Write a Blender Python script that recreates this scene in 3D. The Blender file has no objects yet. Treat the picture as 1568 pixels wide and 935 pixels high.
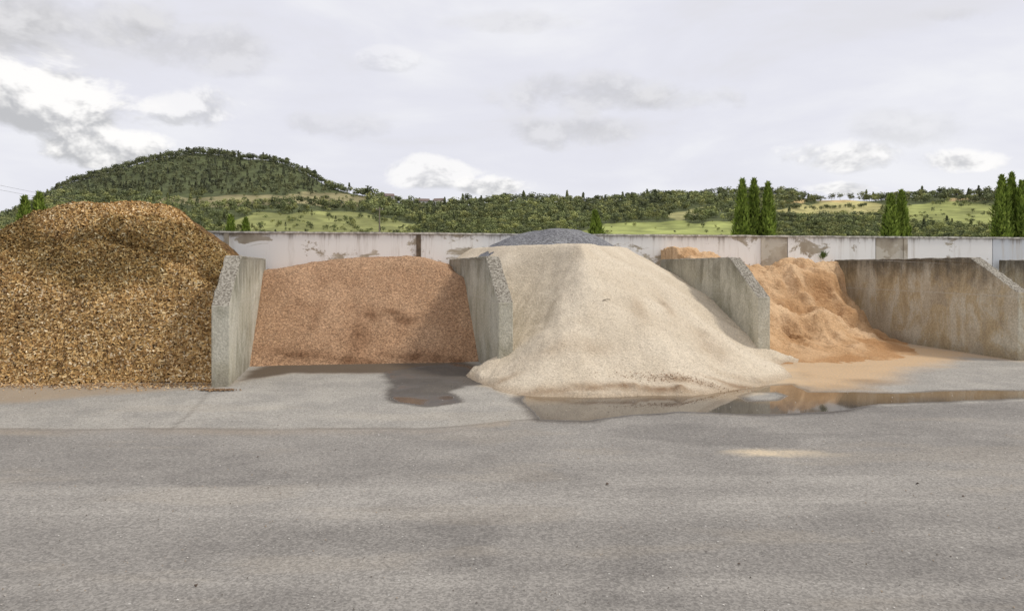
import bpy, math, random, bmesh
import numpy as np
from mathutils import Vector
rng=np.random.default_rng(7); random.seed(7)
F=1045.0; H=1.8; HY=405.0
scene=bpy.context.scene

# ---------------------------------------------------------------- helpers
def gp(px,py):                      # survey of the photo -> ground position (metres)
    Y=F*H/(py-HY); return ((px-784)*Y/F,Y)
def _hash(ix,iy,seed):
    n=(ix*374761393+iy*668265263+seed*974711)&0x7fffffff
    n=((n^(n>>13))*1274126177)&0x7fffffff
    n=(n^(n>>16))&0x7fffffff
    return n/0x7fffffff
def vnoise(x,y,seed=0):
    x=np.asarray(x,float);y=np.asarray(y,float)
    ix=np.floor(x).astype(np.int64);iy=np.floor(y).astype(np.int64)
    fx=x-ix;fy=y-iy
    fx=fx*fx*(3-2*fx);fy=fy*fy*(3-2*fy)
    a=_hash(ix,iy,seed);b=_hash(ix+1,iy,seed);c=_hash(ix,iy+1,seed);d=_hash(ix+1,iy+1,seed)
    return (a*(1-fx)+b*fx)*(1-fy)+(c*(1-fx)+d*fx)*fy
def fbm(x,y,o=4,seed=0,g=.5):
    s=0;a=1;t=0
    for i in range(o):
        s=s+a*(vnoise(x*2**i+i*17.3,y*2**i-i*9.1,seed+i)*2-1);t+=a;a*=g
    return s/t
def sst(a,b,x):
    t=np.clip((x-a)/(b-a),0,1);return t*t*(3-2*t)
def sdpoly(x,y,poly):               # signed distance (negative inside)
    x=np.asarray(x,float);y=np.asarray(y,float)
    d=np.full(x.shape,1e9);ins=np.zeros(x.shape,bool)
    n=len(poly)
    for i in range(n):
        x1,y1=poly[i];x2,y2=poly[(i+1)%n]
        ex,ey=x2-x1,y2-y1
        t=np.clip(((x-x1)*ex+(y-y1)*ey)/(ex*ex+ey*ey+1e-12),0,1)
        d=np.minimum(d,np.hypot(x-x1-t*ex,y-y1-t*ey))
        c=((y1>y)!=(y2>y))&(x<(x2-x1)*(y-y1)/((y2-y1) if y2!=y1 else 1e-9)+x1)
        ins^=c
    return np.where(ins,-d,d)
def mk(name,verts,faces,mat=None,smooth=False,attrs=None,cols=None,parent=None):
    verts=np.asarray(verts,float).reshape(-1,3);faces=np.asarray(faces,np.int32)
    k=faces.shape[1];m=len(faces)
    me=bpy.data.meshes.new(name)
    me.vertices.add(len(verts));me.vertices.foreach_set('co',verts.ravel())
    me.loops.add(m*k);me.loops.foreach_set('vertex_index',faces.ravel())
    me.polygons.add(m);me.polygons.foreach_set('loop_start',np.arange(m,dtype=np.int32)*k)
    if smooth: me.polygons.foreach_set('use_smooth',np.ones(m,bool))
    me.update(calc_edges=True)
    for kx,v in (attrs or {}).items():
        a=me.attributes.new(kx,'FLOAT','POINT');a.data.foreach_set('value',np.asarray(v,float).ravel())
    if cols is not None:
        a=me.attributes.new('col','FLOAT_COLOR','POINT')
        c=np.ones((len(verts),4));c[:,:3]=cols;a.data.foreach_set('color',c.ravel())
    ob=bpy.data.objects.new(name,me);scene.collection.objects.link(ob)
    if mat: me.materials.append(mat)
    if parent: ob.parent=parent
    return ob
def empty(name,loc=(0,0,0)):
    e=bpy.data.objects.new(name,None);scene.collection.objects.link(e);e.empty_display_size=.3;return e
def gridfaces(nx,ny):
    i=np.arange(nx-1)[None,:];j=np.arange(ny-1)[:,None]
    a=(j*nx+i);return np.stack([a,a+1,a+nx+1,a+nx],-1).reshape(-1,4)
def boxgeo(x0,x1,y0,y1,z0,z1):
    v=[(x0,y0,z0),(x1,y0,z0),(x1,y1,z0),(x0,y1,z0),(x0,y0,z1),(x1,y0,z1),(x1,y1,z1),(x0,y1,z1)]
    f=[(0,3,2,1),(4,5,6,7),(0,1,5,4),(1,2,6,5),(2,3,7,6),(3,0,4,7)];return v,f

# ---------------------------------------------------------------- node helper
class N:
    def __init__(s,tree): s.t=tree;s.n=tree.nodes;s.l=tree.links
    def new(s,ty,**kw):
        nd=s.n.new(ty)
        for k,v in kw.items(): setattr(nd,k,v)
        return nd
    def put(s,sock,v):
        if isinstance(v,bpy.types.NodeSocket): s.l.new(v,sock)
        elif isinstance(v,(tuple,list)) and len(v)==3 and sock.type=='RGBA': sock.default_value=(*v,1)
        else: sock.default_value=v
    def m(s,op,a,b=0.0,c=None,clamp=False):
        nd=s.new('ShaderNodeMath',operation=op);nd.use_clamp=clamp
        s.put(nd.inputs[0],a);s.put(nd.inputs[1],b)
        if c is not None: s.put(nd.inputs[2],c)
        return nd.outputs[0]
    def mix(s,f,a,b,bt='MIX'):
        nd=s.new('ShaderNodeMix',data_type='RGBA',blend_type=bt);nd.clamp_factor=True
        s.put(nd.inputs[0],f);s.put(nd.inputs[6],a);s.put(nd.inputs[7],b);return nd.outputs[2]
    def rng(s,v,a,b,c=0.0,d=1.0):
        nd=s.new('ShaderNodeMapRange',interpolation_type='SMOOTHSTEP');s.put(nd.inputs[0],v)
        for i,x in enumerate((a,b,c,d)): s.put(nd.inputs[i+1],x)
        return nd.outputs[0]
    def pos(s,scale=(1,1,1)):
        tc=s.new('ShaderNodeTexCoord').outputs['Object']
        mp=s.new('ShaderNodeMapping');s.l.new(tc,mp.inputs[0]);mp.inputs['Scale'].default_value=scale
        return mp.outputs[0]
    def noise(s,vec,scale,detail=4,rough=.55,dist=0):
        nd=s.new('ShaderNodeTexNoise');s.l.new(vec,nd.inputs['Vector'])
        nd.inputs['Scale'].default_value=scale;nd.inputs['Detail'].default_value=detail
        nd.inputs['Roughness'].default_value=rough;nd.inputs['Distortion'].default_value=dist
        return nd.outputs[0]
    def vor(s,vec,scale,out=0,feature='F1'):
        nd=s.new('ShaderNodeTexVoronoi',feature=feature);s.l.new(vec,nd.inputs['Vector']);nd.inputs['Scale'].default_value=scale
        return nd.outputs[out]
    def attr(s,name,out='Fac'):
        nd=s.new('ShaderNodeAttribute');nd.attribute_name=name;return nd.outputs[out]
    def sep(s,v):
        nd=s.new('ShaderNodeSeparateXYZ');s.l.new(v,nd.inputs[0]);return nd.outputs
    def bump(s,h,strength,dist):
        nd=s.new('ShaderNodeBump');s.put(nd.inputs['Height'],h);nd.inputs['Strength'].default_value=strength;nd.inputs['Distance'].default_value=dist
        return nd.outputs[0]
def material(name):
    m=bpy.data.materials.new(name);m.use_nodes=True
    nt=m.node_tree;b=nt.nodes['Principled BSDF'];b.inputs['Roughness'].default_value=.9
    b.inputs['Specular IOR Level'].default_value=.25
    return m,N(nt),b
def grey(n,v):
    c=n.new('ShaderNodeCombineColor')
    for i in range(3): n.put(c.inputs[i],v)
    return c.outputs[0]

# ---------------------------------------------------------------- materials
def pile_mat(name,c1,c2,cdark,grain=60,speck=.5,bumpd=.02,wetc=None,fb=2.0,bs=.7):
    m,n,b=material(name);P=n.pos()
    big=n.noise(P,1.3,3,.6);f=n.rng(big,.35,.65)
    col=n.mix(f,c1,c2)
    gs=n.sep(n.vor(P,grain,1))[0]
    k=n.rng(gs,0,1,1-speck,1+speck*.7)
    col=n.mix(1.0,col,grey(n,k),'MULTIPLY')
    fine=n.noise(P,grain*.4,2,.7)
    col=n.mix(1.0,col,grey(n,n.rng(fine,.3,.7,1-speck*.6,1+speck*.45)),'MULTIPLY')
    dirt=n.attr('dirt_mask');col=n.mix(dirt,col,cdark)
    wet=n.attr('wet_mask');col=n.mix(wet,col,n.mix(1.0,col,wetc or (.46,.41,.38),'MULTIPLY'))
    n.put(b.inputs['Base Color'],col)
    hgt=n.m('ADD',n.m('MULTIPLY',fine,1.2),n.m('MULTIPLY',n.noise(P,9,3,.65),fb))
    n.put(b.inputs['Normal'],n.bump(hgt,bs,bumpd))
    b.inputs['Roughness'].default_value=.95;b.inputs['Specular IOR Level'].default_value=.1
    return m
M_red=pile_mat('brown_grit',(.39,.235,.137),(.45,.285,.172),(.2,.13,.09),grain=46,speck=.32,bumpd=.025,fb=1.4)
M_sand=pile_mat('beige_sand',(.58,.495,.375),(.635,.55,.425),(.30,.20,.12),grain=64,speck=.14,bumpd=.018,fb=1.6,bs=.6,wetc=(.66,.59,.53))
M_orange=pile_mat('orange_sand',(.58,.375,.205),(.66,.455,.27),(.33,.2,.1),grain=50,speck=.12,bumpd=.03,fb=2.8,wetc=(.70,.60,.50))
M_grey=pile_mat('grey_gravel',(.19,.19,.20),(.23,.23,.235),(.1,.1,.1),grain=40,speck=.4,bumpd=.03)
M_chipbase=pile_mat('wood_chip_core',(.20,.12,.05),(.15,.085,.035),(.1,.06,.03),grain=18,speck=.6,bumpd=.08)

def attr_mat(name,rough=.9,trans=0,noise_var=0):
    m,n,b=material(name)
    c=n.attr('col','Color')
    if noise_var:
        c=n.mix(1.0,c,grey(n,n.rng(n.noise(n.pos(),noise_var,4,.6),.3,.7,.75,1.2)),'MULTIPLY')
    n.put(b.inputs['Base Color'],c);b.inputs['Roughness'].default_value=rough;b.inputs['Specular IOR Level'].default_value=.12
    if trans:
        tr=n.new('ShaderNodeBsdfTranslucent');n.put(tr.inputs[0],c)
        mx=n.new('ShaderNodeMixShader');mx.inputs[0].default_value=trans
        n.l.new(b.outputs[0],mx.inputs[1]);n.l.new(tr.outputs[0],mx.inputs[2])
        n.l.new(mx.outputs[0],n.n['Material Output'].inputs[0])
    return m
M_chip=attr_mat('wood_chips',.8)
M_stone=attr_mat('loose_stones',.9)
M_leaf=attr_mat('foliage',.7,.25)
M_far=attr_mat('far_foliage',.8,0)
M_terr=attr_mat('hill_grass',.95,0,.05)

def concrete(name,base,dark,brown,topdark=.3,stain=.5,seam=True,gold=0):
    m,n,b=material(name);P=n.pos()
    geo=n.new('ShaderNodeNewGeometry');nz=n.sep(geo.outputs['True Normal'])[2]
    z=n.sep(P)[2]
    s1=n.noise(n.pos((1.6,1.6,.9)),1.2,5,.68,.5)
    s2=n.noise(P,.8,5,.65,.4)
    s3=n.noise(n.pos((4,4,.35)),1.6,4,.65)
    col=n.mix(n.rng(s1,.40,.72),base,dark)
    col=n.mix(n.m('MULTIPLY',n.rng(s2,.45,.58),stain),col,brown)
    if gold: col=n.mix(n.m('MULTIPLY',n.m('MULTIPLY',n.rng(s2,.58,.48),n.rng(s1,.42,.54)),gold),col,(.46,.34,.16))
    col=n.mix(n.m('MULTIPLY',n.rng(s3,.52,.7),.25),col,dark)
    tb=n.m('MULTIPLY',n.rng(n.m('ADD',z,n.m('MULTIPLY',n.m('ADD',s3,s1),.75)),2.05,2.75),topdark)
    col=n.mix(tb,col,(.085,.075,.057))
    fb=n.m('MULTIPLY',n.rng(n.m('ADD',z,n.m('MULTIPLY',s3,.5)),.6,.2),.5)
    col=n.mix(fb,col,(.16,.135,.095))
    if seam:
        zz=n.m('ABSOLUTE',n.m('SUBTRACT',z,1.2));col=n.mix(n.rng(zz,.025,.008,0,.35),col,(.50,.47,.40))
    fn=n.noise(P,30,3,.7);col=n.mix(1.0,col,grey(n,n.rng(fn,.3,.7,.80,1.16)),'MULTIPLY')
    ag=n.sep(n.vor(P,45,1))[1]
    agc=n.mix(n.rng(ag,.1,.9),(.16,.14,.11),(.38,.35,.29))
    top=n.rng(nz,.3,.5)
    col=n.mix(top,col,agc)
    n.put(b.inputs['Base Color'],col)
    n.put(b.inputs['Normal'],n.bump(fn,.6,.02))
    return m
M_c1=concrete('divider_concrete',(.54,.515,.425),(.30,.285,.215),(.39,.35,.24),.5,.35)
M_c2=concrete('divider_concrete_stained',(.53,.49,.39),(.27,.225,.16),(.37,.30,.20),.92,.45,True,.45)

def wallmat(name,paint,peel):
    m,n,b=material(name);P=n.pos();z=n.sep(P)[2]
    conc=n.mix(n.rng(n.noise(P,1.5,4,.65),.35,.65),(.50,.45,.36),(.34,.29,.22))
    pn=n.noise(n.pos((1,1,1.6)),1.1,7,.68,.4)
    f=n.rng(pn,peel,peel+.05)
    st=n.noise(n.pos((3.5,3.5,.3)),1.3,5,.7)
    pc=n.mix(n.rng(st,.5,.72,0,.6),paint,(.5,.45,.38))
    col=n.mix(f,pc,conc)
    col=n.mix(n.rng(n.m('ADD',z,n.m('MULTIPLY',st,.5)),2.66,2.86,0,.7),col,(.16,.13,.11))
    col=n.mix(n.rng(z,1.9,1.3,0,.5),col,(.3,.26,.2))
    n.put(b.inputs['Base Color'],col)
    n.put(b.inputs['Normal'],n.bump(f,.4,-.006))
    return m
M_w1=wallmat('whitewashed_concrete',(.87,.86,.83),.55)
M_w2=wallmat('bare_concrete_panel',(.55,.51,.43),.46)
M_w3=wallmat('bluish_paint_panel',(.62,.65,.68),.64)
def simple(name,c,rough=.8,var=.25,sc=6):
    m,n,b=material(name);P=n.pos();f=n.rng(n.noise(P,sc,4,.6),.3,.7,1-var,1+var)
    n.put(b.inputs['Base Color'],n.mix(1.0,c,grey(n,f),'MULTIPLY'));b.inputs['Roughness'].default_value=rough;return m
M_cop=simple('coping_concrete',(.5,.48,.43),.9,.45,9)
M_joint=simple('joint_stain',(.16,.12,.085),.9,.4,5)
M_wood=simple('pole_wood',(.22,.19,.15))
M_wire=simple('wire_grey',(.2,.2,.2))
M_bark=simple('bark',(.09,.065,.045))
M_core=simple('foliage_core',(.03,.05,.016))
M_plaster=simple('house_plaster',(.6,.58,.54));M_roof=simple('house_roof',(.2,.15,.13));M_glass=simple('window_dark',(.04,.05,.06),.2)

# ground ----------------------------------------------------------
def ground_mat():
    m,n,b=material('weathered_asphalt');P=n.pos()
    # broad tone / stains / pale wheel streaks are stored on the mesh, fine grain here
    tone=n.attr('tone')
    asph=n.mix(tone,(.200,.186,.168),(.335,.312,.278))
    A=n.noise(P,1.4,4,.65);
    apr=n.mix(n.rng(A,.35,.65),(.305,.287,.255),(.385,.36,.315))
    col=n.mix(n.attr('apron'),asph,apr)
    sp=n.sep(n.vor(P,80,1))[0];col=n.mix(1.0,col,grey(n,n.rng(sp,0,1,.78,1.19)),'MULTIPLY')
    f2=n.noise(P,26,3,.75);col=n.mix(1.0,col,grey(n,n.rng(f2,.3,.7,.85,1.12)),'MULTIPLY')
    v=n.new('ShaderNodeTexVoronoi');n.l.new(P,v.inputs['Vector']);v.inputs['Scale'].default_value=11
    rr=n.sep(v.outputs[1])[1]
    pk=n.m('MULTIPLY',n.rng(v.outputs[0],.10,.05),n.rng(rr,.72,.75))
    col=n.mix(n.m('MULTIPLY',pk,.65),col,(.62,.6,.55))
    pk2=n.m('MULTIPLY',n.rng(v.outputs[0],.12,.06),n.rng(rr,.12,.08))
    col=n.mix(n.m('MULTIPLY',pk2,.5),col,(.10,.09,.08))
    col=n.mix(n.attr('crack'),col,(.13,.115,.095))
    brk=n.rng(f2,.35,.65,.6,1.1)
    col=n.mix(n.m('MULTIPLY',n.attr('dirt_mask'),brk),col,(.33,.245,.155))
    col=n.mix(n.m('MULTIPLY',n.attr('sand'),brk),col,(.60,.49,.34))
    col=n.mix(n.m('MULTIPLY',n.attr('orange'),brk),col,(.57,.385,.21))
    damp=n.attr('damp');col=n.mix(damp,col,n.mix(1.0,col,(.33,.305,.29),'MULTIPLY'))
    pud=n.attr('puddle')
    pc=n.mix(n.attr('mud'),(.07,.062,.055),(.22,.155,.09))
    col=n.mix(pud,col,pc)
    n.put(b.inputs['Base Color'],col)
    n.put(b.inputs['Roughness'],n.rng(pud,.2,.9,.9,.04))
    n.put(b.inputs['Specular IOR Level'],n.rng(pud,.2,.9,.2,.5))
    bp=n.new('ShaderNodeBump');n.put(bp.inputs['Height'],f2);bp.inputs['Distance'].default_value=.012
    n.put(bp.inputs['Strength'],n.rng(pud,.1,.7,.5,0.0));n.put(b.inputs['Normal'],bp.outputs[0])
    return m
M_ground=ground_mat()
M_field=simple('field_grass',(.13,.15,.05),.95,.3,.3)

# ---------------------------------------------------------------- ground sheets
v=[(-3000,-3000,-.03),(3000,-3000,-.03),(3000,3000,-.03),(-3000,3000,-.03)]
mk('ground',v,[(0,1,2,3)],M_field)
v=[(-60,-40,-.004),(60,-40,-.004),(60,22,-.004),(-60,22,-.004)]
mk('asphalt_yard',v,[(0,1,2,3)],M_ground,attrs=dict(tone=[.45]*4))

x0,x1,y0,y1,c=-16,22,2.4,21.5,.05
xs=np.arange(x0,x1,c);ys=np.arange(y0,y1,c);X,Y=np.meshgrid(xs,ys)
w1=fbm(X*1.3,Y*1.3,4,3)*.16+fbm(X*6,Y*6,3,5)*.05
w2=fbm(X*.7,Y*.9,4,13)
tone=.46+fbm(X*.22,Y*.9,5,201,.6)*.55+fbm(X*1.6,Y*2.2,4,202,.65)*.38
tone+=.40*sst(.12,.5,fbm(X*.12,Y*2.6,4,203))-.30*sst(.18,.30,fbm(X*.45,Y*.7,5,204,.62))
tone=np.clip(tone,0,1)
edge=np.interp(X,[-16,-8,-1,.3,1.0,3,8,22],[7.35,7.45,7.5,7.95,8.3,8.45,9.2,11])+fbm(X*1.5,X*0+3,3,8)*.05
apron=sst(-.03,.05,Y-edge)*np.clip(.82+.35*w2,0,1)
crack=np.exp(-((Y-edge)/.03)**2)*.6*(X<1.2)*sst(-.4,.2,fbm(X*2,Y*2,3,77)+.3)
jx=np.interp(Y,[7.4,10],[-3.72,-4.35]);crack=np.maximum(crack,np.exp(-((X-jx-fbm(Y*3,Y*0,3,4)*.05)/.025)**2)*.5*(Y<10.1)*(Y>7.4))
def P2(l): return [gp(*p) for p in l]
pudA=P2([(585,570),(606,588),(600,604),(610,616),(655,623),(712,616),(694,600),(706,590),(748,588),(748,566),(700,554),(640,560)])
pudB=P2([(800,612),(828,642),(900,643),(965,636),(1040,631),(1130,634),(1200,634),(1285,629),(1350,619),(1420,616),(1500,612),(1620,610),(1620,598),(1500,597),(1440,599),(1370,602),(1305,599),(1240,600),(1215,588),(1100,592),(900,598),(805,598)])
isl=P2([(1135,606),(1150,600),(1190,600),(1207,606),(1190,613),(1148,614)])
dA=sdpoly(X,Y,pudA)+w1*.55;dB=sdpoly(X,Y,pudB)+w1*.4;dI=sdpoly(X,Y,isl)+w1*.4
dB=np.maximum(dB,-dI)
pA=sst(.03,-.05,dA);pB=sst(.03,-.05,dB)
puddle=np.clip(np.maximum(pA*.8*sst(-.35,.25,w2+.1),pB),0,1)
damp=np.maximum(sst(.12,-.04,dA+w1*.5)*.95,sst(.14,-.02,dB+w1*.5)*.8)
wetfoot=P2([(370,582),(378,568),(420,556),(710,550),(752,570),(745,590),(700,582),(600,571),(450,571)])
dF=sdpoly(X,Y,wetfoot)+w1*.7
damp=np.maximum(damp,sst(.1,-.1,dF)*.95)
dirt=sst(.2,-.2,dF)*.8*(1-sst(0,-.1,dA)*.7)
mud=np.clip(sst(8.7,9.4,Y+w2*.5)*.9*(X>0.2),0,1)
chipfoot=sdpoly(X,Y,P2([(-400,606),(-400,575),(330,575),(360,583),(330,592),(160,603),(0,616)]))+w1*1.2
dirt=np.maximum(dirt,sst(.3,-.25,chipfoot)*.8)
dirt=np.maximum(dirt,.35*np.exp(-((Y-edge+.12)/.14)**2)*(X<0)*sst(-.4,.4,w2+.1))
sandf=sdpoly(X,Y,P2([(745,590),(795,604),(900,610),(1060,610),(1160,602),(1240,588),(1210,560),(900,560)]))+w1
sand=sst(.2,-.1,sandf)*.9
def gs(px,py,rx,ry):
    a,b=gp(px,py);return np.exp(-(((X-a)/rx)**2+((Y-b)/ry)**2)+fbm(X*5,Y*8,3,31)*.9)
sand=np.maximum(sand,np.clip(gs(1183,693,.42,.13)*1.5-.25,0,1))
sand=np.maximum(sand,np.clip(gs(1260,697,.35,.10)*.7-.15,0,1)*.6)
sand=np.maximum(sand,np.clip(fbm(X*.5,Y*2.2,5,55)*.6-.14,0,.08)*(Y<9))
orf=sdpoly(X,Y,P2([(1185,560),(1185,540),(1350,525),(1500,540),(1430,558),(1370,575),(1340,597),(1240,602),(1190,582)]))+w1*1.8
orange=sst(.4,-.5,orf)*.9
orange=np.maximum(orange,sst(.5,-.1,sdpoly(X,Y,P2([(1345,515),(1553,543),(1553,550),(1345,535)]))+w1)*.6)
damp=np.maximum(damp,sst(.3,-.1,orf)*sst(12.4,11.2,Y)*.45*sst(-.3,.2,w2));
Z=np.zeros_like(X)
mk('concrete_apron_and_pavement',np.stack([X,Y,Z],-1).reshape(-1,3),gridfaces(len(xs),len(ys)),M_ground,True,
   dict(apron=apron,crack=crack,dirt_mask=dirt,sand=sand,orange=orange,damp=damp,puddle=puddle,mud=mud,tone=tone))

# ---------------------------------------------------------------- dividers
DIV=[(-9.9,9.2,-.2335,14.0),(-4.30,10.06,-.2335,14.3),(-.10,11.0,-.2335,16.6),(4.69,12.7,-.176,17.3),(9.6,12.8,-.155,18.3),(14.7,13.9,-.17,19.2)]
def xdiv(i,Y): d=DIV[i];return d[0]+d[2]*(Y-d[1])
TH=.125
for i,(fx,fy,s,yb) in enumerate(DIV):
    d=np.array([s,1.0]);Ln=(yb-fy)*np.linalg.norm(d);d/=np.linalg.norm(d);nrm=np.array([d[1],-d[0]])
    prof=[(0,-.1),(0,1.2),(1.1,1.95),(Ln,1.93),(Ln,-.1)]
    if i==4: prof[1]=(0,1.28)
    def edgepts(a,b,k):
        return [(a[0]+(b[0]-a[0])*j/k,a[1]+(b[1]-a[1])*j/k) for j in range(k)]
    pts=[prof[0]]+edgepts(prof[1],prof[2],14)+edgepts(prof[2],prof[3],36)+[prof[3],prof[4]]
    V=[];np_=len(pts)
    for side in (-1,1):
        for j,(t,z) in enumerate(pts):
            jit=0 if (j in(0,np_-1)) else random.uniform(-.014,.006)
            o=side*(TH+ (0 if j in(0,np_-1) else random.uniform(-.008,.003)))
            p=np.array([fx,fy])+d*t+nrm*o;V.append((p[0],p[1],z+jit))
    me=bpy.data.meshes.new('concrete_divider_wall')
    Fc=[tuple(range(np_))[::1],tuple(range(2*np_-1,np_-1,-1))]
    for j in range(np_):
        k=(j+1)%np_;Fc.append((j,j+np_,k+np_,k))
    me.from_pydata(V,[],Fc);me.update()
    bm=bmesh.new();bm.from_mesh(me);bmesh.ops.recalc_face_normals(bm,faces=bm.faces);bm.to_mesh(me);bm.free()
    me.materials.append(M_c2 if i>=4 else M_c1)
    ob=bpy.data.objects.new('concrete_divider_wall',me);scene.collection.objects.link(ob)
    bv=ob.modifiers.new('bevel','BEVEL');bv.width=.014;bv.segments=2;bv.limit_method='ANGLE';bv.angle_limit=math.radians(50)

# ---------------------------------------------------------------- back wall
WA=16.935;WB=.1735
def wx(px): k=(px-784)/F;return k*WA/(1-WB*k)
wall=empty('white_boundary_wall')
rd=np.array([1,WB]);rd/=np.linalg.norm(rd);rn=np.array([-rd[1],rd[0]])
def slab(name,xa,xb,off0,off1,z0,z1,mat,par,jz=0):
    n=max(2,int((xb-xa)/.25));V=[]
    for j in range(n+1):
        x=xa+(xb-xa)*j/n;p=np.array([x,WA+WB*x]);a=p+rn*off0;b=p+rn*off1
        dz=random.uniform(-jz,jz)
        V+=[(a[0],a[1],z0),(b[0],b[1],z0),(b[0],b[1],z1+dz),(a[0],a[1],z1+dz)]
    Fc=[]
    for j in range(n):
        o=j*4
        for q in range(4):
            r=(q+1)%4;Fc.append((o+q,o+r,o+r+4,o+q+4))
    Fc.append((0,3,2,1));e=n*4;Fc.append((e,e+1,e+2,e+3))
    me=bpy.data.meshes.new(name);me.from_pydata(V,[],Fc);me.update()
    bm=bmesh.new();bm.from_mesh(me);bmesh.ops.recalc_face_normals(bm,faces=bm.faces);bm.to_mesh(me);bm.free()
    me.materials.append(mat);ob=bpy.data.objects.new(name,me);scene.collection.objects.link(ob);ob.parent=par;return ob
segs=[(-14,wx(100),M_w1),(wx(100),wx(347),M_w1),(wx(347),wx(641),M_w1),(wx(641),wx(925),M_w1),(wx(925),wx(1168),M_w1),(wx(1168),wx(1206),M_w2),(wx(1206),wx(1341),M_w1),(wx(1341),wx(1386),M_w2),(wx(1386),wx(1520),M_w1),(wx(1520),wx(1700),M_w3),(wx(1700),24,M_w1)]
for i,(a,b_,mt) in enumerate(segs):
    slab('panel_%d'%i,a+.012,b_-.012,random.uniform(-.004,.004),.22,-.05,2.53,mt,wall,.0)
slab('joint_backing',-14,24,.04,.2,-.05,2.52,M_joint,wall)
slab('coping',-14,24,-.035,.25,2.534,2.575,M_cop,wall,.008)
for px in (347,641,1168,1386):
    x=wx(px);slab('pilaster_%d'%px,x-.055,x+.055,-.03,-.006,-.05,2.53,M_joint if px in(641,) else M_w2,wall)

# ---------------------------------------------------------------- piles
def build_pile(name,x0,x1,y0,y1,c,hf,mat,attrs=None):
    xs=np.arange(x0,x1,c);ys=np.arange(y0,y1,c);X,Y=np.meshgrid(xs,ys)
    Z=hf(X,Y);Z=np.maximum(Z,-.08)
    f=gridfaces(len(xs),len(ys));zf=Z.ravel()[f].max(1);f=f[zf>-.079]
    at={k+'_mask':g(X,Y,Z) for k,g in (attrs or {}).items()}
    ob=mk(name,np.stack([X,Y,Z],-1).reshape(-1,3),f,mat,True,at)
    return ob,(X,Y,Z,f)
def baymask(h,X,Y,l,r):
    xl=xdiv(l,np.maximum(Y,DIV[l][1]));xr=xdiv(r,np.maximum(Y,DIV[r][1]))
    bad=((X<xl)&(Y>DIV[l][1]+.1))|((X>xr)&(Y>DIV[r][1]+.1))
    bad|=Y>WA+WB*X+.06
    return np.where(bad,-.08,h)
# 1 wood chips
def h1(X,Y):
    foot=10.35+.05*(X+7.5)+fbm(X*1.2,X*0,3,41)*.14
    top=np.interp(X,[-12,-10.2,-9.2,-8.76,-8.05,-7.46,-6.9,-6.3,-5.9,-5.3],[2.05,2.25,2.50,2.74,2.92,2.96,2.86,2.66,2.42,2.1])
    top=top+fbm(X*1.1,Y*1.1,4,42)*.06
    dx=xdiv(1,Y)-X
    top=np.minimum(top,1.55+.80*dx)
    v=(Y-foot)/2.35+fbm(X*1.0,Y*.4,3,44)*.09
    pr=np.interp(v,[-.3,-.05,0.03,.33,.56,.65,.71,.735,.80,.95,1.15,3],[-.3,-.03,.05,.42,.68,.735,.66,.82,.91,.97,1.0,.98])
    rough=fbm(X*3.5,Y*3.5,4,45)*.07+np.maximum(0,fbm(X*1.6,Y*1.6,3,46))*.10
    return baymask(top*pr+rough*sst(-.02,.15,v),X,Y,0,1)
ob,g1=build_pile('wood_chip_pile',-11,-4.2,9.7,15.2,.045,h1,M_chipbase)
# 2 brown grit
def h2(X,Y):
    foot=12.35+.14*(X+2.8)+fbm(X*1.5,X*0+1,3,51)*.06
    top=np.interp(X,[-5.8,-5.0,-4.2,-3.4,-2.3,-2.0,-1.5,-1.2,-.6],[1.65,1.72,1.86,1.95,1.97,1.93,1.78,1.6,1.3])
    d=(Y-foot)*.86
    a=top;hh=np.clip(.5+.5*(a-d)/.25,0,1);h=d*(hh)+a*(1-hh)-.25*hh*(1-hh)*.5
    h=h+fbm(X*1.6,Y*1.6,4,52)*.06*sst(0,.5,d)+fbm(X*8,Y*8,2,53)*.012
    return baymask(h,X,Y,1,2)
def spots(lst):
    def f(X,Y,Z):
        s=np.zeros_like(X)
        for (a,b,ra,rb,k) in lst: s=np.maximum(s,k*np.exp(-((X-a)/ra)**2-((Y-b)/rb)**2+fbm(X*5,Y*5,3,61)*.8))
        return np.clip(s,0,1)
    return f
zf0=lambda X,Y,Z:np.zeros_like(X)
w2f=spots([(-2.72,13.34,.22,.14,1.0),(-2.12,13.30,.30,.12,1.0),(-2.4,13.44,.45,.07,.8),(-2.85,12.85,.2,.4,.75),(-3.3,12.42,1.5,.10,.9),(-1.6,12.6,1.2,.10,.9),(-4.2,13.4,.2,.08,.5),(-3.8,13.2,.08,.4,.35)])
ob,g2=build_pile('brown_grit_pile',-6,-.3,12.0,17.2,.035,h2,M_red,dict(wet=w2f,dirt=zf0))
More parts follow.
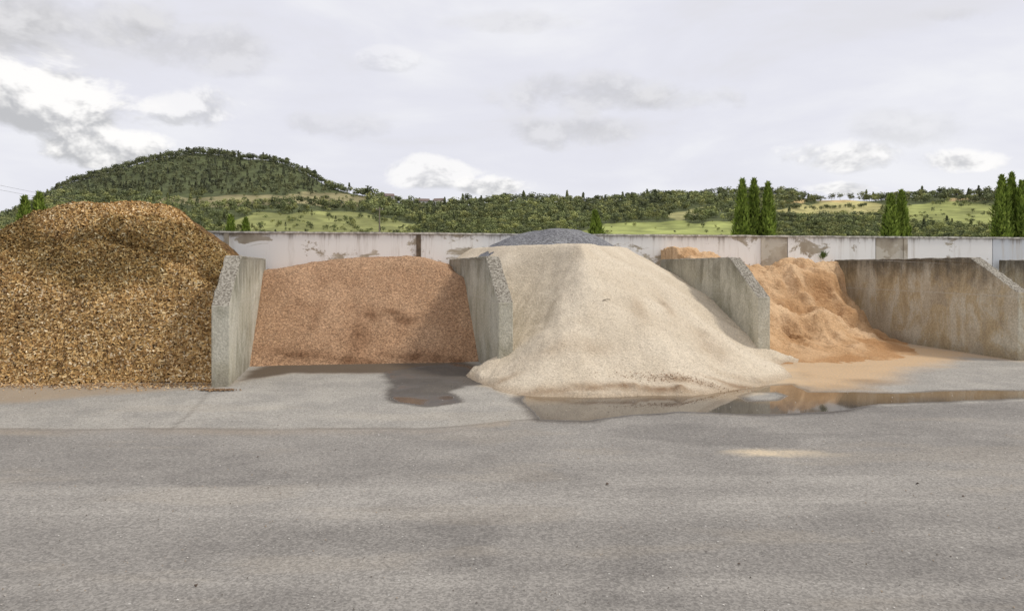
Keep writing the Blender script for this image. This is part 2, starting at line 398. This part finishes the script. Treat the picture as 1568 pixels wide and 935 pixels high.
# 3 beige sand
plate=[(.72,13.0),(1.35,12.65),(1.9,13.2),(2.85,15.3),(3.6,17.4),(-1.6,17.4),(-.9,15.2),(0.1,13.9)]
foot3=[gp(742,590),gp(765,600),gp(800,607),gp(900,609),gp(1010,605),gp(1060,608),gp(1150,597),gp(1218,578),gp(1190,558),(8,14),(8,19),(-5,19),(-5,13),(-1.0,11.6)]
def h3(X,Y):
    d=sdpoly(X,Y,plate)+fbm(X*.9,Y*.9,3,71)*.14
    u=(d+.35)/3.85
    g=np.where(u<0,1,np.clip(1-u,-.2,1));g=np.where(g>0,np.abs(g)**1.08,g)
    top=2.23+.03*fbm(X,Y,3,72);hh=top*g
    hh=hh-.05*np.exp(-((d-.0)/.5)**2)
    s=-(sdpoly(X,Y,foot3)+fbm(X*2.5,Y*2.5,3,79)*.07)
    lim=np.where(s>0,.38*s+.16*s*s+.05*(1-np.exp(-np.maximum(s,0)/.08)),s)
    k=.12;q=np.clip(.5+.5*(lim-hh)/k,0,1);hh=lim*(1-q)+hh*q-k*q*(1-q)
    an=np.arctan2(X-1.3,14.5-Y)
    rill=fbm(an*7,d*.45,5,73,.6)*.07*sst(0,1.2,d)*sst(3.6,2.4,d)
    cut=-np.exp(-((an-.62-.05*np.sin(d*3))/.035)**2)*.045-np.exp(-((an-.50-.04*np.sin(d*4))/.03)**2)*.04
    hh=hh+rill+cut*sst(.8,1.5,d)*sst(3.2,2.6,d)+fbm(X*5,Y*5,3,74)*.014*sst(0,.3,s)
    toe=np.exp(-((s-.12)/.13)**2)*np.maximum(0,fbm(X*6,Y*6,3,78))*.09;hh=hh+toe
    return baymask(hh-.01,X,Y,2,3)
ob,g3=build_pile('beige_sand_pile',-2.3,6.2,8.6,17.6,.035,h3,M_sand,dict(
  wet=lambda X,Y,Z:np.maximum(spots([(3.2,11.0,.25,.5,.6),(2.1,11.3,.15,.5,.5),(2.7,11.9,.12,.5,.5),(1.5,9.45,2.2,.10,.8),(3.6,10.2,.6,.12,.7),(-.2,10.0,.3,.12,.7),(.9,10.3,.8,.2,.4)])(X,Y,Z),sst(.12,.0,Z)*.75),
  dirt=spots([(2.45,9.72,.4,.10,.8),(1.9,9.5,.6,.06,.7),(3.2,9.95,.5,.06,.6),(.6,9.4,.8,.05,.5)])))
# dark gravel heap behind
def h3b(X,Y):
    dx=X-1.0;d=np.where(dx>0,dx*1.05,dx*.95);h=2.63-.21*d*d-.22*(Y-15.7)**2+fbm(X*2,Y*2,4,81)*.05
    return baymask(h,X,Y,2,3)
build_pile('grey_gravel_pile',-1.9,3.6,13.9,17.5,.05,lambda X,Y:np.where(h3b(X,Y)>1.6,h3b(X,Y),-.08),M_grey,dict(wet=zf0,dirt=zf0))
# 4 orange sand
def h4(X,Y):
    u=(X-xdiv(3,Y))/(xdiv(4,Y)-xdiv(3,Y))
    foot=np.interp(u,[-.2,0,.25,.5,.75,.9,1.2],[12.8,12.85,12.95,13.3,14.2,15.6,16.9])+fbm(X*1.5,Y*.5,3,91)*.25
    top=np.interp(u,[0,.12,.25,.36,.45,.6,.8,1.0],[2.15,2.20,2.08,1.80,1.70,1.86,1.93,1.80])
    d=np.maximum(Y-foot,-.5)
    D=np.interp(u,[0,.5,1],[3.8,4.0,2.3])
    v=d/D+fbm(X*.8,Y*.8,4,98)*.16
    pr=np.interp(v,[-.3,0,.3,.42,.47,.66,.72,.77,.9,1.1,2],[-.2,0,.17,.26,.38,.55,.62,.82,.93,1.0,1.0])
    h=top*pr
    rid=1-np.abs(fbm(X*1.1+3,Y*1.1,4,93))*2.2
    lum=fbm(X*1.5,Y*1.5,5,92,.6)*.34+(rid-.6)*.16
    h=h+lum*sst(0.05,.35,v)*.95+fbm(X*6,Y*6,4,94)*.05*sst(0,.2,v)
    h=h-.28*np.exp(-((X-5.75)/.24)**2-((Y-14.55)/.16)**2)
    h=np.minimum(h,top+.06+fbm(X*3,Y*3,3,95)*.06)
    h=np.maximum(h,.09*sst(-.9,.3,Y-foot)-.03+fbm(X*4,Y*4,3,96)*.03)
    return baymask(h,X,Y,3,4)
ob,g4=build_pile('orange_sand_pile',3.7,9.8,12.0,18.7,.035,h4,M_orange,dict(wet=lambda X,Y,Z:np.clip(sst(.35,.05,Z)*.5+.8*sst(-.05,.45,fbm(X*1.2,Y*1.2,5,97)),0,1),dirt=spots([(5.75,14.5,.22,.12,.9),(6.0,14.4,.3,.1,.5)])))  # dark spot in the dug hollow is shade painted into the colour

# scatter of real pieces ------------------------------------------
def sample(g,n,ymax=99):
    X,Y,Z,f=g;V=np.stack([X,Y,Z],-1).reshape(-1,3)
    f=f[V[f][:,:,2].min(1)>-.04]
    e1=V[f[:,1]]-V[f[:,0]];e2=V[f[:,3]]-V[f[:,0]];cr=np.cross(e1,e2);A=np.linalg.norm(cr,axis=1)
    w=np.minimum(A,np.median(A)*6);w[V[f[:,0],1]>ymax]*=0;w/=w.sum()
    i=rng.choice(len(f),n,p=w);a=rng.random((n,1));b=rng.random((n,1))
    return V[f[i,0]]+a*e1[i]+b*e2[i],cr[i]/A[i][:,None]
def frames(nrm,tilt):
    n=nrm+rng.normal(0,tilt,nrm.shape);n/=np.linalg.norm(n,axis=1)[:,None]
    r=rng.normal(size=nrm.shape);t=np.cross(n,r);t/=np.linalg.norm(t,axis=1)[:,None];return n,t,np.cross(n,t)
def chips(name,g,n,ymax,parent):
    p,nr=sample(g,n,ymax);nn,t,b=frames(nr,.6)
    L=rng.uniform(.016,.050,(n,1));W=rng.uniform(.008,.018,(n,1));p=p+nr*rng.uniform(0,.03,(n,1))
    q=np.stack([p-t*L-b*W,p+t*L-b*W*.6,p+t*L*.9+b*W,p-t*L*.8+b*W*.9],1)
    pal=np.array([(.60,.405,.18),(.49,.31,.12),(.70,.53,.29),(.34,.205,.09),(.42,.25,.10),(.78,.65,.44),(.15,.09,.045)])
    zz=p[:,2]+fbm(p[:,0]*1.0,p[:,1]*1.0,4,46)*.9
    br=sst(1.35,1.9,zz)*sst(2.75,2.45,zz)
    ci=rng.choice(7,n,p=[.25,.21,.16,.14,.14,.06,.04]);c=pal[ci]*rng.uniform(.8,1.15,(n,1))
    c=c*(1-.40*br[:,None])  # browner upper band, also darkened to paint the shade under the ledge
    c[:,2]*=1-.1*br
    pat=fbm(p[:,0]*2.2,p[:,2]*2.2,3,48);c*=(1+.22*pat)[:,None]
    return mk(name,q.reshape(-1,3),np.arange(n*4).reshape(-1,4),M_chip,cols=np.repeat(c,4,0),parent=parent)
pile1=bpy.data.objects['wood_chip_pile']
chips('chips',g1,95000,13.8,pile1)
def stones(name,p,nr,s0,s1,pal,parent=None,lift=.3):
    n=len(p);nn,t,b=frames(nr,.4);s=rng.uniform(s0,s1,(n,1));p=p+nr*s*lift
    v=np.stack([p-t*s-b*s*.6,p+t*s*rng.uniform(.7,1.1,(n,1))-b*s*.5,p+b*s,p+nn*s*rng.uniform(.5,1,(n,1))],1)
    f=np.array([(0,1,3),(1,2,3),(2,0,3)]);F_=(np.arange(n)[:,None,None]*4+f[None]).reshape(-1,3)
    pal=np.array(pal);c=pal[rng.integers(0,len(pal),n)]*rng.uniform(.85,1.15,(n,1))
    return mk(name,v.reshape(-1,3),F_,M_stone,cols=np.repeat(c,4,0),parent=parent)
p,nr=sample(g2,16000,14.9);keep=w2f(p[:,0],p[:,1],None)<.25;p,nr=p[keep],nr[keep]
stones('pebbles',p,nr,.005,.011,[(.39,.245,.145),(.45,.295,.185),(.30,.18,.11),(.54,.385,.265)],bpy.data.objects['brown_grit_pile'])
p,nr=sample(g3,9000,14);stones('grains',p,nr,.004,.008,[(.54,.455,.35),(.60,.525,.41),(.42,.34,.245),(.66,.59,.49)],bpy.data.objects['beige_sand_pile'])
n=1300;px_=rng.uniform(-9,-4.4,n);py_=10.3-np.abs(rng.normal(0,.22,n))
p=np.stack([px_,py_,np.full(n,.006)],1);nr=np.tile([0,0,1.],(n,1))
stones('spilled_wood_chips',p,nr,.008,.024,[(.5,.32,.15),(.42,.25,.11),(.58,.42,.24),(.25,.15,.08)])
n=1500;Yp=rng.uniform(3.4,10.5,n);Xp=rng.uniform(-.8,.8,n)*Yp
p=np.stack([Xp,Yp,np.full(n,.003)],1);nr=np.tile([0,0,1.],(n,1))
stones('scattered_pebbles',p,nr,.003,.008,[(.4,.37,.33),(.6,.57,.52),(.14,.12,.10),(.33,.26,.19)])
big=[gp(1132,864),gp(1475,760),gp(1405,741),gp(300,897),gp(395,700),gp(930,742)]
p=np.array([(a,b,.002) for a,b in big]);stones('dirt_clods',p,np.tile([0,0,1.],(len(p),1)),.012,.02,[(.09,.07,.05),(.12,.09,.07)])
n=260;a,b=gp(337,596);p=np.stack([rng.normal(a,.13,n),b-.06-np.abs(rng.normal(0,.05,n)),np.full(n,.008)],1)
stones('rubble_at_divider_foot',p,np.tile([0,0,1.],(n,1)),.008,.024,[(.22,.13,.07),(.16,.1,.06),(.3,.2,.11)])
n=350;a,b=gp(1040,598);p=np.stack([rng.normal(a,.45,n),rng.normal(b,.05,n),np.zeros(n)],1);p[:,2]=np.maximum(h3(p[:,0],p[:,1]),0)+.002
stones('rusty_debris',p,np.tile([0,0,1.],(n,1)),.004,.012,[(.3,.16,.09),(.25,.16,.1),(.4,.28,.18)])
V=[];Fc=[]
sx_,sy_=1.5,11.3;sz_=float(h3(np.array([sx_]),np.array([sy_]))[0])+.012
for k,(ax,ay,az) in enumerate(((0,0,0),(.07,.02,.02),(.13,.01,.015))):
    for q in range(5): V.append((sx_+ax,sy_+ay+math.cos(q*1.257)*.006,sz_+az+math.sin(q*1.257)*.006))
for k in range(2):
    for q in range(5): Fc.append((k*5+q,k*5+(q+1)%5,k*5+5+(q+1)%5,k*5+5+q))
mk('dry_twig',V,Fc,M_bark)

# ---------------------------------------------------------------- hills
SIL=np.array([(-1500,325),(-300,345),(0,333),(30,318),(75,292),(110,272),(150,262),(190,250),(240,238),(300,229),(350,234),(400,238),(440,247),(480,266),(500,280),(540,292),(600,304),(650,309),(700,310),(760,304),(800,302),(850,304),(900,306),(950,301),(1000,297),(1050,295),(1100,292),(1150,288),(1200,292),(1250,302),(1300,301),(1350,300),(1400,297),(1450,293),(1500,293),(1568,289),(1700,285),(3000,320)],float)
def ridge(px): return np.interp(px,SIL[:,0],SIL[:,1])+6
def RY(px): return np.interp(px,[-1500,0,300,600,1000,1568,3000],[900,900,1000,720,800,900,900])
Y0=330.
def terr(px,s):
    y=370+(ridge(px)-370)*s**.78;Yd=Y0+(RY(px)-Y0)*s
    X=(px-784)/F*Yd
    z=1.8+(HY-y)*Yd/F+fbm(X*.02,Yd*.02,3,101)*3*s
    return X,Yd,z,y
pxs=np.arange(-1200,2800,4.);ss=np.linspace(0,1,150)
PX,S=np.meshgrid(pxs,ss);X,Yd,Zt,Yi=terr(PX,S)
nf=12;fr=np.linspace(0,1,nf,endpoint=False)[:,None]
nearY=22+fr*(Y0-22);nx_=(pxs[None]-784)/F*nearY;zn=-.1+(Zt[0][None]+.1)*fr**1.0
bk=np.linspace(0,1,12)[1:,None];bY=Yd[-1][None]+bk*500;bX=(pxs[None]-784)/F*bY;bz=Zt[-1][None]*(1-bk*.8)-bk*20
VX=np.vstack([nx_,X,bX]);VY=np.vstack([nearY+0*nx_,Yd,bY]);VZ=np.vstack([zn,Zt,bz])
FIELDS=[([(240,303),(340,302),(480,294),(520,298),(570,306),(555,316),(450,312),(330,316),(240,312)],(.26,.23,.12),.28),
([(380,328),(480,323),(560,326),(640,345),(640,372),(460,372),(330,348)],(.25,.26,.095),.34),
([(1005,330),(1080,318),(1104,322),(1040,337)],(.36,.34,.15),.05),
([(880,353),(930,342),(1010,339),(1125,341),(1125,372),(880,372)],(.31,.34,.11),.12),
([(1183,325),(1230,311),(1330,308),(1362,316),(1340,335),(1183,334)],(.42,.38,.16),.01),
([(1375,318),(1450,310),(1568,314),(1800,312),(1800,352),(1375,347)],(.27,.29,.095),.40),
([(1205,307),(1300,305),(1312,309),(1200,311)],(.52,.38,.18),0.0),
([(1455,303),(1510,300),(1512,305),(1455,307)],(.48,.36,.18),.0)]
cols=np.zeros(VX.shape+(3,))+np.array((.10,.115,.05))
YI=np.vstack([np.full((nf,len(pxs)),372.),Yi,np.full((11,len(pxs)),200.)]);PXX=np.tile(pxs,(VX.shape[0],1))
wob=fbm(PXX*.03,YI*.12,3,111)*5
for poly,cc,dn in FIELDS:
    mk_=sst(1.0,-1.0,sdpoly(PXX,YI,poly)+wob)
    cvar=1+fbm(PXX*.05,YI*.2,4,112)[...,None]*.4
    cols=cols*(1-mk_[...,None])+np.array(cc)*cvar*mk_[...,None]
mk('hills_terrain',np.stack([VX,VY,VZ],-1).reshape(-1,3),gridfaces(len(pxs),VX.shape[0]),M_terr,True,cols=cols.reshape(-1,3))

def tree_proto(kind,nl):
    pts=[];nor=[]
    if kind=='dec':
        lob=[(random.uniform(-.22,.22),random.uniform(-.22,.22),random.uniform(.35,.8),random.uniform(.16,.27)) for _ in range(7)]
        for i in range(nl):
            l=random.choice(lob);v=Vector((random.gauss(0,1),random.gauss(0,1),random.gauss(.2,1))).normalized()
            pts.append((l[0]+v.x*l[3],l[1]+v.y*l[3],l[2]+v.z*l[3]*.85));nor.append(v)
    else:
        for i in range(nl):
            h=random.random()**.8;a=random.uniform(0,6.283);r=.2*(1-h)**.8+.02
            pts.append((math.cos(a)*r,math.sin(a)*r,.25+h*.75));nor.append(Vector((math.cos(a),math.sin(a),.5)).normalized())
    return np.array(pts),np.array([tuple(v) for v in nor])
protos=[tree_proto('dec',120) for _ in range(6)]+[tree_proto('con',85) for _ in range(2)]
Vs=[];Cs=[]
def add_tree(x,y,z,h,w,col,pi):
    P,Nn=protos[pi];n=len(P);a=random.uniform(0,6.28);ca,sa=math.cos(a),math.sin(a)
    R=np.array([[ca,-sa,0],[sa,ca,0],[0,0,1]]);S_=np.array([w,w,h])
    C=(P*S_)@R.T+np.array([x,y,z]);nn=Nn@R.T
    nn2=nn+rng.normal(0,.40,nn.shape);r=rng.normal(size=nn.shape);t=np.cross(nn2,r);t/=np.linalg.norm(t,axis=1)[:,None]+1e-9
    b=np.cross(nn2,t);b/=np.linalg.norm(b,axis=1)[:,None]+1e-9
    s=h*rng.uniform(.05,.10,(n,1))
    Vs.append(np.stack([C-t*s-b*s*.6,C+t*s-b*s*.6,C+b*s],1).reshape(-1,3))
    c=np.array(col)*rng.uniform(.75,1.25,(n,1));c=c*(.58+.68*np.clip(P[:,2:3],0,1));Cs.append(np.repeat(c,3,0))  # crown shade put into leaf colour: darker low, lighter high
    tv=[];rr=h*.02
    for q in range(3):
        aa=q*2.094;tv.append((x+math.cos(aa)*rr,y+math.sin(aa)*rr,z-h*.05))
    top=(x,y,z+h*.6)
    for q in range(3): Vs.append(np.array([tv[q],tv[(q+1)%3],top]));Cs.append(np.full((3,3),.10))
cnt=0
N_=9500
tp=rng.uniform(-150,1750,N_);ts=rng.random(N_)**(1/.78)
tx,ty,tz,tyi=terr(tp,ts)
fd=[(sdpoly(tp,tyi,poly)+fbm(tp*.03,tyi*.12,3,111)*5,dn) for poly,_,dn in FIELDS]
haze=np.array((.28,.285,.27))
stand=fbm(tp*.012,tyi*.05,3,120);clump=fbm(tp*.045,tyi*.2,3,125)
for i in range(N_):
    dens=1;inf=False
    for d,dn in fd:
        if d[i]<0: dens=dn;inf=True
    if inf: dens*=2.6*float(sst(-.05,.35,clump[i]))+.12
    if random.random()>dens: continue
    hill=tp[i]<500 and tyi[i]<300
    ps=random.uniform(6,11) if hill else random.uniform(8,15)
    if inf: ps=random.uniform(3,9)
    if hill: col=np.array((.165,.175,.07)) if random.random()<.65 else np.array((.10,.115,.052))
    else: col=np.array(random.choice([(.18,.205,.07),(.14,.16,.06),(.235,.25,.08),(.11,.13,.052),(.27,.275,.09),(.16,.185,.065)]))
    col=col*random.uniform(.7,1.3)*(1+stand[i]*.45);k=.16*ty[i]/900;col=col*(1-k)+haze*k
    h=ps*ty[i]/F;con=(random.random()<(.4 if hill else .06))
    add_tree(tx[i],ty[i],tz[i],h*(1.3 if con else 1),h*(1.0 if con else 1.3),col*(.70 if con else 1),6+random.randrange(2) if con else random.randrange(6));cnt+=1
def line(px0,px1,s0,s1,n,a,b,cs):
    for i in range(n):
        p=random.uniform(px0,px1);t=(p-px0)/(px1-px0)
        s=s0+(s1-s0)*t+random.uniform(-.02,.02);x,y,z,_=terr(np.array([p]),np.array([min(max(s,0),1)]))
        h=random.uniform(a,b)*y[0]/F;col=np.array(random.choice(cs))*random.uniform(.85,1.2)
        add_tree(x[0],y[0],z[0],h,h*1.2,col,random.randrange(6))
dk=[(.135,.15,.075),(.155,.17,.08),(.14,.155,.075)]
line(-100,500,.985,.985,400,6,12,dk);line(500,1200,.985,.985,300,5,13,dk);line(1200,1700,.985,.985,90,5,12,dk)
for pxv,hh in ((565,20),(715,20),(300,11),(610,12),(1178,13),(1440,13),(915,14),(480,14)):
    x,y,z,_=terr(np.array([pxv*1.]),np.array([.97]));add_tree(x[0],y[0],z[0],hh*y[0]/F,hh*y[0]/F*.9,(.09,.105,.055),random.randrange(6))
line(1183,1370,.36,.36,120,9,14,dk)
line(1183,1330,.63,.80,40,5,9,dk)
line(1120,1180,.3,.95,60,9,14,dk)
V=np.concatenate(Vs);C=np.concatenate(Cs)
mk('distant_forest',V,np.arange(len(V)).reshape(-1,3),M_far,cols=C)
print('trees',cnt,'tris',len(V)//3)

# ---------------------------------------------------------------- near thuja trees
def ground_z(px,Yd):
    z0_=terr(np.array([px*1.]),np.array([0.]))[2][0];return -.1+(z0_+.1)*(Yd-22)/(Y0-22)
def thuja(px,pytop,wpx,Yd):
    X0=(px-784)/F*Yd;zt=1.8+(HY-pytop)*Yd/F;zb=ground_z(px,Yd);Hh=zt-zb;R=wpx*Yd/F/2
    par=empty('thuja_tree')
    n=int(4800)
    h=rng.random(n)**.85;a=rng.uniform(0,6.283,n)
    prof=lambda h:np.interp(h,[0,.06,.25,.5,.75,.9,1],[.55,.85,1,.9,.60,.30,.02])
    lob=1+.22*np.sin(a*3+h*9+px)+.15*np.sin(a*5-h*14)
    rr=R*prof(h)*lob*rng.uniform(.62,1.08,n)
    lean=.05*np.sin(h*3+px)*R
    P=np.stack([X0+np.cos(a)*rr+lean,Yd+np.sin(a)*rr,zb+.15+h*(Hh-.25)],1)
    out=np.stack([np.cos(a)*.45,np.sin(a)*.45,np.ones(n)],1)+rng.normal(0,.28,(n,3));out/=np.linalg.norm(out,axis=1)[:,None]
    sd=np.stack([-np.sin(a),np.cos(a),np.zeros(n)],1)+rng.normal(0,.5,(n,3));sd/=np.linalg.norm(sd,axis=1)[:,None]
    L=rng.uniform(.07,.22,(n,1));W=L*.3
    v=np.stack([P-sd*W,P+sd*W,P+out*L],1).reshape(-1,3)
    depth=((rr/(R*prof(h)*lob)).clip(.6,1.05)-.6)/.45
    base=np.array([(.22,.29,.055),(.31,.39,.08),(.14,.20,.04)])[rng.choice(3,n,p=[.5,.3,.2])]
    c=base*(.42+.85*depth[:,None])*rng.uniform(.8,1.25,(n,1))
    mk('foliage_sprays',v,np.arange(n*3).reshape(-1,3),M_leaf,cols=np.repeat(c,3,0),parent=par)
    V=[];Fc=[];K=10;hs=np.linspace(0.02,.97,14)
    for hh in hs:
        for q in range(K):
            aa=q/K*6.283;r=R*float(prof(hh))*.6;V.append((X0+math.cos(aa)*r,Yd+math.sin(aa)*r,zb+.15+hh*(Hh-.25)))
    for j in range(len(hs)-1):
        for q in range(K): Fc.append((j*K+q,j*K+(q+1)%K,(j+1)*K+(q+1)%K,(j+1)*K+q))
    mk('dark_core',V,Fc,M_core,parent=par)  # dark solid filler added inside the sprays to block the view through
    V=[];Fc=[]
    for j,(zz,r) in enumerate(((zb-.1,.07),(zb+Hh*.5,.035))):
        for q in range(8): V.append((X0+math.cos(q*.785)*r,Yd+math.sin(q*.785)*r,zz))
    for q in range(8): Fc.append((q,(q+1)%8,8+(q+1)%8,8+q))
    mk('trunk',V,Fc,M_bark,parent=par)
for a in [(1136,274,26,27),(1154,273,26,27.3),(1176,279,26,27),(1364,296,30,27),(1380,291,28,27.4),(1535,268,32,27),(1549,264,28,27.5),(1566,276,30,27),(912,322,32,28),(38,300,28,24),(60,294,30,24.4),(354,330,22,27),(376,334,20,27.3)]:
    thuja(*a)

n=60;x=wx(1258);base=np.array([x,WA+WB*x-.1,2.0])
a=rng.uniform(0,6.28,n);o=np.stack([np.cos(a)*.5,-np.abs(np.sin(a))*.5,rng.uniform(.3,1.2,n)],1);L=rng.uniform(.08,.22,(n,1))
P=base+rng.normal(0,.03,(n,3));sd=np.cross(o,[0,1,0.3]);sd/=np.linalg.norm(sd,axis=1)[:,None]
v=np.stack([P,P+o*L*.5+sd*.02,P+o*L],1).reshape(-1,3)
mk('weed_plant',v,np.arange(n*3).reshape(-1,3),M_leaf,cols=np.tile((.11,.16,.05),(n*3,1)))

# ---------------------------------------------------------------- poles, wires, houses
def tube(a,b,r0,r1,K=8):
    a=Vector(a);b=Vector(b);d=(b-a).normalized();u=d.orthogonal().normalized();w=d.cross(u);V=[]
    for p,r in((a,r0),(b,r1)):
        for q in range(K):
            t=q/K*6.2832;V.append(tuple(p+u*math.cos(t)*r+w*math.sin(t)*r))
    return V,[(q,(q+1)%K,K+(q+1)%K,K+q) for q in range(K)]
def pole(px,pytop,Yd,arm=1.4):
    X0=(px-784)/F*Yd;zt=1.8+(HY-pytop)*Yd/F;zb=ground_z(px,Yd)-.3;par=empty('utility_pole')
    V,Fc=tube((X0,Yd,zb),(X0,Yd,zt),.17,.11);mk('shaft',V,Fc,M_wood,parent=par)
    V,Fc=tube((X0-arm/2,Yd,zt-.5),(X0+arm/2,Yd,zt-.5),.07,.07,6);mk('crossarm',V,Fc,M_wood,parent=par)
    for k in(-1,0,1):
        V,Fc=tube((X0+k*arm*.42,Yd,zt-.44),(X0+k*arm*.42,Yd,zt-.15),.05,.03,6);mk('insulator_%d'%(k+2),V,Fc,M_plaster,parent=par)
    return X0,zt
pole(581,317,125)
xp,zp=pole(240,322,150)
par=empty('overhead_power_line')
for k,dz in enumerate((0,.9)):
    A=Vector((-75,70,14.2-dz+1.2));B=Vector((xp,150,zp-dz*.4));pr=None
    for j in range(17):
        t=j/16;p=A.lerp(B,t);p.z-=4*t*(1-t)*1.2
        if pr is not None:
            V,Fc=tube(pr,p,.02,.02,4);mk('wire_%d_%d'%(k,j),V,Fc,M_wire,parent=par)
        pr=p
def house(px,s,w,l,h,rot):
    x,y,z,_=terr(np.array([px*1.]),np.array([s]));x,y,z=x[0],y[0],z[0]+2.0;par=empty('village_house')
    c_,s_=math.cos(rot),math.sin(rot);R=lambda V:[(x+a*c_-b*s_,y+a*s_+b*c_,z+cc) for a,b,cc in V]
    V,Fc=boxgeo(-l/2,l/2,-w/2,w/2,-4,h);mk('walls',R(V),Fc,M_plaster,parent=par)
    o=.5;rh=w*.4
    V=[(-l/2-o,-w/2-o,h+.02),(l/2+o,-w/2-o,h+.02),(l/2+o,w/2+o,h+.02),(-l/2-o,w/2+o,h+.02),(-l/2-o,0,h+rh),(l/2+o,0,h+rh)]
    me=bpy.data.meshes.new('roof');me.from_pydata(R(V),[],[(0,1,5,4),(2,3,4,5),(0,4,3),(1,2,5),(0,3,2,1)]);me.materials.append(M_roof)
    r=bpy.data.objects.new('roof',me);scene.collection.objects.link(r);r.parent=par
    for k in range(3):
        a=-l/2+l*(k+.5)/3;V,Fc=boxgeo(a-.6,a+.6,-w/2-.04,-w/2-.003,h*.35,h*.8);mk('window_%d'%k,R(V),Fc,M_glass,parent=par)
house(648,.93,7,12,5,.2);house(672,.94,7,10,5,-.3);house(596,.95,7,9,5,.4)

# ---------------------------------------------------------------- light & sky
Ld=Vector((.82,-.05,1.0)).normalized();el=math.asin(Ld.z);az=math.atan2(Ld.x,Ld.y)
sun=bpy.data.lights.new('sun','SUN');sun.energy=2.0;sun.angle=math.radians(10);sun.color=(1,.95,.87)
so=bpy.data.objects.new('sun',sun);scene.collection.objects.link(so);so.rotation_euler=Ld.to_track_quat('Z','Y').to_euler();so.location=(20,-10,30)
W=bpy.data.worlds.new('World');scene.world=W;W.use_nodes=True;n=N(W.node_tree)
bg=W.node_tree.nodes['Background'];bg.inputs[1].default_value=.1
sky=n.new('ShaderNodeTexSky',sky_type='NISHITA');sky.sun_disc=False;sky.sun_elevation=el;sky.sun_rotation=az
tc=n.new('ShaderNodeTexCoord').outputs['Generated'];sx,sy,sz=n.sep(tc)
den=n.m('MAXIMUM',n.m('ABSOLUTE',sy),.15)
a_=n.m('DIVIDE',sx,den);e_=n.m('DIVIDE',sz,den)
def vec(dx=0,dz=0,kz=2.4):
    cmb=n.new('ShaderNodeCombineXYZ');n.put(cmb.inputs[0],n.m('ADD',sx,dx));n.put(cmb.inputs[1],sy);n.put(cmb.inputs[2],n.m('MULTIPLY',n.m('ADD',sz,dz),kz));return cmb.outputs[0]
fwd=n.m('GREATER_THAN',sy,0)
def blob(px,py,rx,ry):
    u=n.m('DIVIDE',n.m('SUBTRACT',a_,(px-784)/F),rx/F);v=n.m('DIVIDE',n.m('SUBTRACT',e_,(HY-py)/F),ry/F)
    r=n.m('ADD',n.m('MULTIPLY',u,u),n.m('MULTIPLY',v,v));return n.m('MULTIPLY',n.m('SUBTRACT',1.0,r),fwd),v
g1_=n.noise(vec(0,0,3.4),2.6,5,.56,.3)
veil=n.mix(n.rng(g1_,.3,.55),(9.1,9.1,9.45),(8.1,8.1,8.8))
ga=n.rng(g1_,.52,.66,0,.55)
col=n.mix(ga,veil,(7.6,7.5,7.75))
nz1=n.noise(vec(0,0,1.5),9,5,.62,.2);nz2=n.noise(vec(-.006,.018,1.5),9,5,.62,.2)
for (px,py,rx,ry,st,kd) in [(60,30,240,75,.9,1),(330,75,190,45,.5,1),(900,140,230,36,.6,1),(1060,150,110,28,.6,1),(880,200,120,32,.6,1),(1400,195,150,35,.35,1),(1430,22,90,22,.6,1),(780,30,120,22,.45,1),(520,190,110,30,.4,1),
  (60,150,200,78,1.0,0),(150,225,140,34,1.0,0),(285,165,100,40,.6,0),(660,262,85,28,.75,0),(755,285,60,18,.85,0),(600,92,60,24,.25,0),(1285,240,110,34,.75,0),(1480,243,80,22,.85,0),(1290,288,80,14,.85,0)]:
    r,v=blob(px,py,rx,ry)
    dens=n.m('ADD',r,n.m('MULTIPLY',n.m('SUBTRACT',nz1,.5),3.6))
    al=n.rng(dens,.10,1.0 if kd else .75,0,st)
    relief=n.m('ADD',n.m('MULTIPLY',n.m('SUBTRACT',nz1,nz2),5.5),n.m('MULTIPLY',v,.5))
    cc=n.mix(n.rng(relief,-.6,.4),(5.6,5.6,5.75),(10.5,10.3,10.1)) if kd==0 else n.mix(n.rng(relief,-.6,.6),(5.6,5.55,5.65),(7.9,7.8,7.9))
    col=n.mix(al,col,cc)
out=n.mix(.95,sky.outputs[0],col)
n.l.new(out,bg.inputs[0])

# ---------------------------------------------------------------- camera
cam=bpy.data.cameras.new('camera');co=bpy.data.objects.new('camera',cam);scene.collection.objects.link(co)
co.location=(0,0,H);co.rotation_euler=(math.radians(90),0,0)
cam.sensor_width=36;cam.lens=F/1568*36;cam.shift_y=-62.5/1568;cam.clip_end=8000;cam.clip_start=.05
scene.camera=co
scene.view_settings.view_transform='Standard';scene.view_settings.look='None';scene.view_settings.exposure=0
